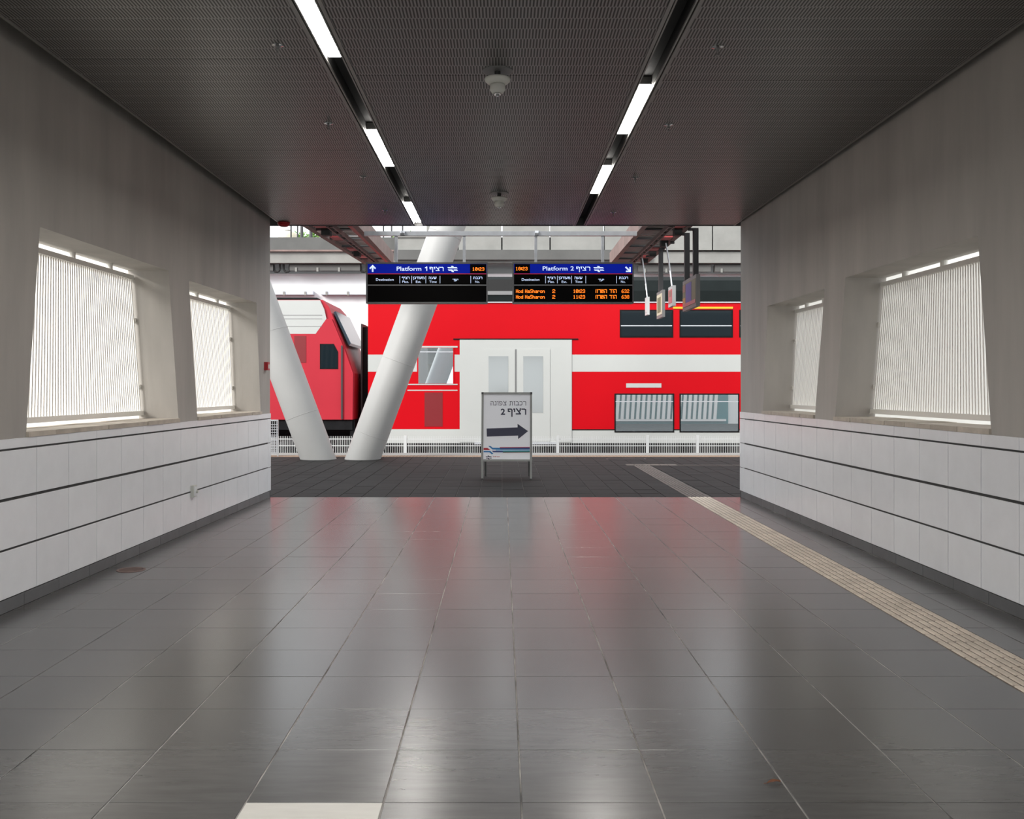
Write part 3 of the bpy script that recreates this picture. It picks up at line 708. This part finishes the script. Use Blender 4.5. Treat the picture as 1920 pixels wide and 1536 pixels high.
# hanging signs under the right arm
def hsign(Yn, Yf, zt, zb, th, lab, posts, face, cable=False, rim='steel_grey', xw=2.6):
    t = thing('hanging_sign', lab, 'sign', (xw, (Yn+Yf)/2, zb), group='signs hung from the right canopy arm'); yc = (Yn+Yf)/2; h_ = zt-zb; d = (Yf-Yn)/2
    ztop = 3.5+.0526*(Yn-12.35)
    pn = part('casing', MB().box(0, th, -d, d, 0, h_), M[rim], t)
    part('poster_face', MB().box(-.004, 0, -d+.03, d-.03, .05, h_-.05), M[face[0]], t)
    for (a, b, c, e, m) in face[1:]:
        part('print_patch', MB().box(-.007, -.004, -d+.03+(2*d-.06)*a, -d+.03+(2*d-.06)*b, .05+(h_-.1)*c, .05+(h_-.1)*e), M[m], pn)
    for p in posts:
        kk = ((yc+p)-12.35)/6.65; xe = PX(1304,12.35)+(PX(1212,19.0)-PX(1304,12.35))*kk-.03; zz = 3.52+.35*kk
        part('bracket', MB().box(min(xe, xw)-xw, max(xe-xw, th/2+.035), p-.025, p+.025, zz-.045-zb, zz-.012-zb), M['dark_steel'], t)
        if cable: part('cable', MB().path([(th/2, p, h_-.005), (th/2-.02, p+.05, h_+.25), (th/2-.09, p+.02, zz-zb-.03)], .012), M['galv'], t)
        else: part('post', MB().box(th/2-.035, th/2+.035, p-.03, p+.03, h_-.005, zz-zb-.03), M['dark_steel'], t)
hsign(12.64, 13.57, 2.89, 2.46, .055, 'largest hanging sign, with a purple picture, on two grey posts', (-.3, .3), ['ink_olive', (.3,.75,.15,.95,'ink_purple'), (.0,1,0,.15,'ink_pink'), (.78,1,.15,.4,'ink_orange'), (.78,1,.65,.95,'ink_brown')])
hsign(14.38, 14.75, 2.93, 2.62, .05, 'small white-edged sign hanging on a bent cable, third from the left', (0,), ['ink_pink', (.2,.8,.5,.9,'ink_brown')], True, 'white_paint')
hsign(15.3, 15.85, 2.96, 2.52, .045, 'narrow grey hanging sign with an olive and cream print, on one wide post', (0,), ['ink_cream', (.2,.85,.12,.85,'ink_olive')])
hsign(16.9, 17.15, 3.0, 2.68, .045, 'small thin white sign on a cable, leftmost of the hanging signs', (0,), ['white_paint'], True, 'white_paint')
# ------------------------------------------------------------------ tracks, fence
struct('track_bed', MB().box(-40, 40, PE, 40, -1.5, -1.05), M['ballast'], 'dark ballast bed of the tracks')
for i, y in enumerate((21.0, 22.45, 25.0, 26.45)):
    r_ = tag(part('rail', MB().box(-30,30,y-.035,y+.035,-1.05,-.9), M['rust'], None), ['steel rail of the near track, close to the platform','steel rail of the near track, by the fence','steel rail nearest the fence under the train','steel rail at the far side under the train'][i], 'rail', 'track rails')
FY = 23.1; fz = PZ(818, FY)
t = thing('track_fence', 'low white wire mesh fence between the tracks', 'fence', (0, FY, -1.05))
fx0, fx1 = PX(440, FY), PX(1480, FY); posts = [PX(p, FY) for p in (600, 760, 1046, 1214, 1308, 1450)]
edges = [fx0]+posts+[fx1]
for a, b in zip(edges, edges[1:]):
    m_ = MB(); x = a+.03
    while x < b-.02: m_.box(x-.0055, x+.0055, -.005, .005, .1, fz+1.05); x += .0435
    part('wire_panel', m_, M['white_paint'], t, kind='stuff')
    for z in (fz-.07, fz-.235, fz-.42): part('wire_rail', MB().box(a, b, -.008, .008, z+1.05-.01, z+1.05+.01), M['white_paint'], t)
for p in posts: part('post', MB().box(p-.035, p+.035, -.03, .03, 0, fz+1.05+.02), M['white_paint'], t)
mp = thing('mesh_panel', 'white wire mesh panel at the platform edge beside the left wall', 'fence', (PX(508,18.9), 18.9, 0))
pw = PX(522,18.9)-PX(500,18.9); ph = PZ(787,18.9)
x0 = PX(496,18.9)-PX(508,18.9); x1 = PX(522,18.9)-PX(508,18.9)
part('frame', MB().box(x1-.02,x1,-.015,.015,0,ph).box(x0,x1-.02,-.015,.015,ph-.03,ph).box(x0,x1-.02,-.015,.015,.05,.08).box(x0,x0+.02,-.015,.015,0,ph), M['galv'], mp)
m_ = MB()
for i in range(1, 12): m_.box(x0+.02, x1-.02, -.006, .006, .05+i*(ph-.1)/12, .062+i*(ph-.1)/12)
for i in range(1, 7): m_.box(x0+i*(x1-x0)/7-.004, x0+i*(x1-x0)/7+.004, -.004, .004, .06, ph-.02)
part('wires', m_, M['galv'], mp, kind='stuff')
# ------------------------------------------------------------------ train
TY = 24.3; TD = 2.8
def tx(p): return PX(p, TY)
def tz(p): return PZ(p, TY)
co_ = thing('passenger_coach', 'red double-deck passenger coach with white stripe and white doors', 'train', (tx(1040), TY, -.9))
cX, cZ = co_.location.x, co_.location.z
def cb(x0, x1, y0, y1, z0, z1): return MB().box(x0-cX, x1-cX, y0, y1, z0-cZ, z1-cZ)
XL, XR = tx(690), tx(690)+26.5
def strip_c(nm, p0, p1, m, d=0, x0=None, x1=None, parent=None, label=None):
    return part(nm, cb(XL if x0 is None else x0, XR if x1 is None else x1, -d, .06, tz(p1), tz(p0)), M[m], parent or co_, label=label)
part('body_core', cb(XL+.02, XR-.02, .05, TD-.05, tz(832), tz(560)), M['train_black'], co_)
strip_c('skirt_panel', 805, 831, 'train_white'); strip_c('lower_side_panel', 697, 805, 'train_red'); strip_c('white_stripe', 665, 697, 'train_white', .003)
strip_c('upper_side_panel', 567, 665, 'train_red')
far = MB().box(XL-cX, XR-cX, TD-.06, TD, tz(831)-cZ, tz(567)-cZ); part('far_side_panel', far, M['train_red'], co_)
# end wall
part('end_wall', cb(XL, XL+.04, .05, TD-.05, tz(831), tz(567)), M['train_red'], co_)
# roof: curved section
prof = [(0, tz(567)), (.02, tz(545)), (.22, tz(524)), (.7, tz(513)), (1.4, tz(510)), (2.1, tz(513)), (2.58, tz(524)), (2.78, tz(545)), (2.8, tz(567))]
part('roof', MB().prism(prof, lambda y, z: (XL-cX, y, z-cZ), lambda y, z: (XR-cX, y, z-cZ)), M['roof_dark'], co_)
part('rain_gutter', cb(XL, XR, -.03, .02, tz(568), tz(566)), M['galv'], co_)
gr = part('roof_grille', cb(tx(905), tx(975), -.005, .24, tz(546), tz(524)), M['black'], co_)
part('grille_sill', cb(tx(880), tx(985), -.012, .1, tz(553), tz(546)), M['steel_grey'], co_)
# windows: frame, pane
def win(p0, p1, q0, q1, m, frame='train_black', bars=()):
    f_ = part('window', cb(tx(p0), tx(p1), -.012, .05, tz(q1), tz(q0)), M[frame], co_)
    part('pane', cb(tx(p0)+.035, tx(p1)-.035, -.016, -.011, tz(q1)+.035, tz(q0)-.035), M[m], f_)
    for b_ in bars: part('window_bar', cb(tx(p0)+.03, tx(p1)-.03, -.02, -.011, tz(b_)-.012, tz(b_)+.012), M['galv'], f_)
for i in range(5): win(1162+i*112, 1262+i*112, 581, 633, 'glass_dark', bars=(611,))
for i in range(5): win(1152+i*122, 1264+i*122, 738, 811, 'glass_mirror', bars=(753,))
win(782, 852, 650, 722, 'glass_mirror', 'train_red', bars=(660,))
part('window_strip', cb(tx(772), tx(858), -.014, .0, tz(652), tz(649)), M['train_white'], co_)
part('window_strip', cb(tx(764), tx(858), -.014, .0, tz(722), tz(720)), M['train_white'], co_)
part('side_groove', cb(tx(764), tx(858), -.004, .0, tz(733), tz(731)), M['train_white'], co_)
part('dark_red_panel', cb(tx(796), tx(830), -.006, .0, tz(800), tz(736)), M['dark_red'], co_)  # flat panel in a darker red than the coach side
part('yellow_stripe', cb(tx(1262), tx(1374), -.016, .0, tz(579), tz(575.5)), M['yellow'], co_)
part('number_plate', cb(tx(1174), tx(1240), -.008, .0, tz(727), tz(719)), M['train_white'], co_)
# door bay
db = part('door_surround', cb(tx(862), tx(1072), -.02, .06, tz(829), tz(637)), M['train_white'], co_)
part('door_header', cb(tx(850), tx(1084), -.025, .02, tz(637), tz(635)), M['train_black'], co_)
for p0, p1 in ((903, 966), (968, 1031)):
    dl = part('door_leaf', cb(tx(p0), tx(p1), -.032, .02, tz(828), tz(655)), M['train_white'], co_)
    part('door_glass', cb(tx(p0)+.18, tx(p1)-.18, -.037, -.03, tz(774), tz(668)), M['glass_grey'], dl)
    part('door_seal', cb(tx(p0 if p0 > 950 else p1)-.01, tx(p0 if p0 > 950 else p1)+.01, -.036, -.03, tz(828), tz(655)), M['steel_grey'], dl)
part('door_step', cb(tx(890), tx(1045), -.06, .02, tz(833), tz(829)), M['galv'], co_)
part('skirt_line', cb(tx(1072), XR, -.006, 0, tz(807), tz(805)), M['train_black'], co_)
# gangway and bogies
part('gangway', cb(XL-.24, XL, .75, TD-.75, tz(800), tz(610)), M['train_black'], co_)
gf = part('gangway_frame', cb(XL-.28, XL-.24, .65, TD-.65, tz(806), tz(604)), M['dark_steel'], co_)
def bogie(xc, parent, ox, oz, nm='bogie'):
    b_ = part(nm, MB().box(xc-1.6-ox, xc+1.6-ox, .3, TD-.3, -.62-oz, -.12-oz).box(xc-1.5-ox, xc+1.5-ox, .12, .3, -.5-oz, -.2-oz), M['train_black'], parent)
    for dx_ in (-1.25, 1.25):
        for y_ in (.4, TD-.55): part('wheel', MB().tube((xc+dx_-ox, y_, -.44-oz), (xc+dx_-ox, y_+.13, -.44-oz), .46, 24), M['dark_steel'], b_)
bogie(XL+3.2, co_, cX, cZ); bogie(XR-3.2, co_, cX, cZ)
part('underframe', cb(XL+5.5, XR-5.5, .2, TD-.2, -.55, tz(831)), M['train_black'], co_)
# locomotive
lo = thing('locomotive', 'red and white locomotive coupled left of the coach', 'train', (tx(560), TY, -.9)); lX, lZ = lo.location.x, lo.location.z
LXl = tx(662)-19
def lpoly(pts, nm, m, y0, y1, parent=None): return part(nm, MB().prism([(tx(a) if a > -500 else LXl, tz(b)) for a, b in pts], lambda x, z: (x-lX, y0, z-lZ), lambda x, z: (x-lX, y1, z-lZ)), M[m], parent or lo)
body = [(-999,787), (662,787), (664,700), (648,655), (616,575), (604,562), (-999,562)]
lpoly(body, 'body', 'loco_red', .04, TD-.04)
lpoly([(-999,626), (592,626), (612,598), (608,580), (600,563), (-999,563)], 'white_side_panel', 'train_white', -.012, .05)
lpoly([(-999,787), (661,787), (662,700), (646,655), (622,598), (612,598), (592,626), (-999,626)], 'red_side_panel', 'loco_red', -.01, .05)
lpoly([(-999,562), (600,562), (590,556), (-999,556)], 'roof', 'roof_dark', .3, TD-.3)
for q0, q1 in ((590.5,591.6), (597.5,598.4), (611.5,612.2)): lpoly([(-999,q1), (604,q1), (604,q0), (-999,q0)], 'panel_rib', 'steel_grey', -.018, .0)
lpoly([(655,643), (626,582), (622,584), (651,647)][::-1], 'windscreen', 'glass_blue', .25, TD-.25)
f_ = lpoly([(600,692), (634,692), (634,660), (626,645), (600,645)], 'cab_window', 'train_black', -.02, .0)
lpoly([(602,690), (632,690), (632,661), (625,647), (602,647)], 'pane', 'glass_dark', -.024, -.019, f_)
lpoly([(552,680), (574,680), (574,630), (552,630)], 'side_grille', 'dark_red', -.018, .0)
lpoly([(640,786), (643,786), (643,648), (640,648)], 'handrail', 'dark_steel', -.05, -.03)
part('buffer_beam', MB().box(tx(655)-lX, tx(664)-lX, .1, TD-.1, tz(830)-lZ, tz(787)-lZ), M['train_black'], lo)
part('underframe', MB().box(LXl-lX, tx(660)-lX, .05, TD-.05, tz(806)-lZ, tz(787)-lZ), M['train_black'], lo)
part('fuel_tank', MB().box(tx(300)-lX, tx(470)-lX, .1, TD-.1, -.5-lZ, tz(806)-lZ), M['train_black'], lo)
bogie(tx(662)-3.0, lo, lX, lZ)
# ------------------------------------------------------------------ overpass and buildings behind the tracks
OY = 29.0
def ox_(p): return PX(p, OY)
def oz_(p): return PZ(p, OY)
ov = struct('wall_far', MB().box(-40, 40, OY+.3, OY+.8, -1.2, oz_(511)), M['far_white'], 'white wall behind the train')
struct('trim_3', MB().box(-40, 40, OY+.1, OY+.29, -1.2, 1.6), M['train_black'], 'dark backing added to darken the gap under the train')  # added black backing, standing in for the darkness under the train
dk = struct('overpass', MB().box(-40, 40, OY-.2, OY+4, oz_(472), oz_(447)), M['conc_dark'], 'concrete overpass crossing behind the train')
part('lower_beam', MB().box(-40, 40, OY-.35, OY+1, oz_(496), oz_(475)), M['conc_light'], dk)
part('ledge', MB().box(-40, ox_(742), OY-.45, OY-.3, oz_(475.5), oz_(472.5)), M['rust'], dk)
part('soffit', MB().box(-40, 40, OY-.2, OY+3, oz_(497), oz_(496)), M['conc_dark'], dk)
edges = [742, 801, 860, 941, 1030, 1130, 1230, 1330, 1430]
part('beam', MB().box(ox_(742), ox_(1215), OY-.5, OY-.3, oz_(491), oz_(473)), M['conc_dark'], dk)
for i, (a, b) in enumerate(zip(edges, edges[1:])):
    top = 450 if b <= 801 else 395
    part('parapet_panel', MB().box(ox_(a)+.02, ox_(b)-.02, OY-.45, OY-.2, oz_(473), oz_(top)), M['conc_light'], dk)
part('parapet_cap', MB().box(ox_(742), ox_(801), OY-.5, OY-.15, oz_(450), oz_(448)), M['conc_light'], dk)
# linear lamps along the overpass
def tube_lamp(p0, p1, q0, q1, lab, m, hooks):
    yy = OY+.1 if q0 > 520 else OY-.15
    t = thing('linear_lamp', lab, 'lamp', (ox_((p0+p1)/2), yy, oz_(q1)), group='linear lamps along the overpass'); x_, z_ = t.location.x, t.location.z
    part('housing', MB().box(ox_(p0)-x_, ox_(p1)-x_, -.06, .2, 0, oz_(q0)-z_), M[m], t)
    k_ = 0
    while p0+12+k_*40 < p1-4:
        xx = ox_(p0+12+k_*40)-x_; part('bracket', MB().box(xx-.03, xx+.03, -.09, -.06, -.03, .09), M['conc_light'], t); k_ += 1
    if hooks:
        for p, s_ in ((p0, -1), (p1, 1)):
            xx = ox_(p)-x_; part('end_hook', MB().path([(xx,0,.2),(xx+s_*.03,0,-.02),(xx+s_*.14,0,-.04),(xx+s_*.2,0,.05),(xx+s_*.2,0,.2)], .035, 8), M['black'], t)
tube_lamp(470, 515, 498, 509, 'grey linear lamp under the overpass, cut by the left wall end', 'conc_dark', True)
tube_lamp(546, 677, 498, 509, 'grey linear lamp with black end hooks, left of the Platform 1 board', 'conc_dark', True)
tube_lamp(480, 586, 545, 552, 'pale blue lamp strip on the white wall, nearer the left wall end', 'tube_white', False)
tube_lamp(600, 700, 545, 552, 'pale blue lamp strip on the white wall, above the gap behind the locomotive', 'tube_white', False)
tube_lamp(1195, 1330, 498, 511, 'grey linear lamp behind the hanging signs', 'conc_dark', False)
tube_lamp(1338, 1440, 498, 511, 'grey linear lamp at the right wall end', 'conc_dark', False)
# poles, tank, trees seen over the overpass
for i, (p, lab) in enumerate(((537.5,'thin pole over the overpass, leftmost'), (550,'thin pole over the overpass, second from the left'), (558,'thick black pole above the overpass, left of the green tree'), (575.5,'dark pole in front of the small green tree'), (714.5,'thin pole above the overpass just left of the hanging frame'), (730,'thin pole right above the corner of the hanging frame'), (751,'thin pole right of the frame corner, before the leaning column'))):
    t = thing('pole', lab, 'pole', (ox_(p), OY+.6, oz_(447)), group='poles on the overpass')
    part('rod', MB().tube((0,0,0),(0,0,2.2),.035 if i in (2,) else .025, 8), M['dark_steel'], t)
    part('foot', MB().tube((0,0,0),(0,0,.5 if i in (2,3) else .12),.055,8,.045), M['dark_steel'], t)
t = thing('roof_tank', 'pale rounded tank above the overpass at upper left', 'tank', (PX(540,36), 36, PZ(447,36)-.3))
part('body', MB().lathe([(.36,0),(.37,.1),(.37,.35),(.33,.48),(.2,.56),(.05,.58)], 20), M['ink_cream'], t, True); part('lid', MB().lathe([(.12,.58),(.12,.62)], 14), M['steel_grey'], t)
def tree(p, Yt, top, rad, lab):
    zt = PZ(top, Yt); t = thing('tree', lab, 'tree', (PX(p,Yt), Yt, -1), group='trees beyond the overpass'); m_ = MB(); rnd = random.Random(int(p))
    for i in range(1500):
        v = Vector((rnd.gauss(0,1), rnd.gauss(0,1), rnd.gauss(0,1))).normalized()*(rnd.random()**.4)
        c = Vector((v.x*rad*1.5, v.y*rad, zt+1-rad+v.z*rad)); a = Vector((rnd.uniform(-1,1),rnd.uniform(-1,1),rnd.uniform(-1,1))).normalized()*.14; b = a.cross(Vector((rnd.uniform(-1,1),rnd.uniform(-1,1),rnd.uniform(-1,1)))).normalized()*.08
        m_.add([c-a, c+b, c+a, c-b], [(0,1,2,3)])
    part('foliage', m_, M['leaf_green'], t, kind='stuff'); part('trunk', MB().tube((0,0,0),(0,0,zt+1-rad),.18,10,.1), M['bark'], t)
tree(576, 50, 433, 1.15, 'small green tree above the overpass at upper left')
tree(775, 48, 436, 1.3, 'green treetops between the hanging frame and the leaning column')
# ------------------------------------------------------------------ station building around the hall (seen in reflections and lighting the platform)
struct('wall_front_left', MB().box(-30, -3.26, 11.5, 11.8, -1, 4.35), M['slat_white'], 'station front left of the hall opening')
struct('wall_front_right', MB().box(3.36, 30, 11.5, 11.8, -1, 4.35), M['slat_white'], 'station front right of the hall opening')
for sgn in (-1, 1):
    t = thing('facade_screen', 'white slatted screen on the station front %s of the hall' % ('left' if sgn < 0 else 'right'), 'screen', (sgn*6.4, 11.92, 0))
    part('frame', MB().box(-2.3,2.3,-.02,.03,.1,.18).box(-2.3,2.3,-.02,.03,3.3,3.4), M['slat_white'], t)
    part('backing_panel', MB().box(-2.3,2.4,-.11,-.06,.0,3.4), M['ink_green'], t)
    for i in range(22):
        x = -2.4+i*.2; part('slat', MB().hexa([(x,0,.18),(x+.12,0,.18),(x+.32,0,3.3),(x+.2,0,3.3)], [(x,.04,.18),(x+.12,.04,.18),(x+.32,.04,3.3),(x+.2,.04,3.3)]), M['slat_white'], t)
g = MB().box(-60, LX(0)-TH-.05, -40, 11.49, -.5, -.15).box(RX(0)+TH+.05, 60, -40, 11.49, -.5, -.15).box(-60, 60, -60, -40, -.5, -.15).box(-3.4, 3.5, -40, YBACK-.01, -.5, -.02)
struct('ground', g, M['ground'], 'pale open ground outside the hall')
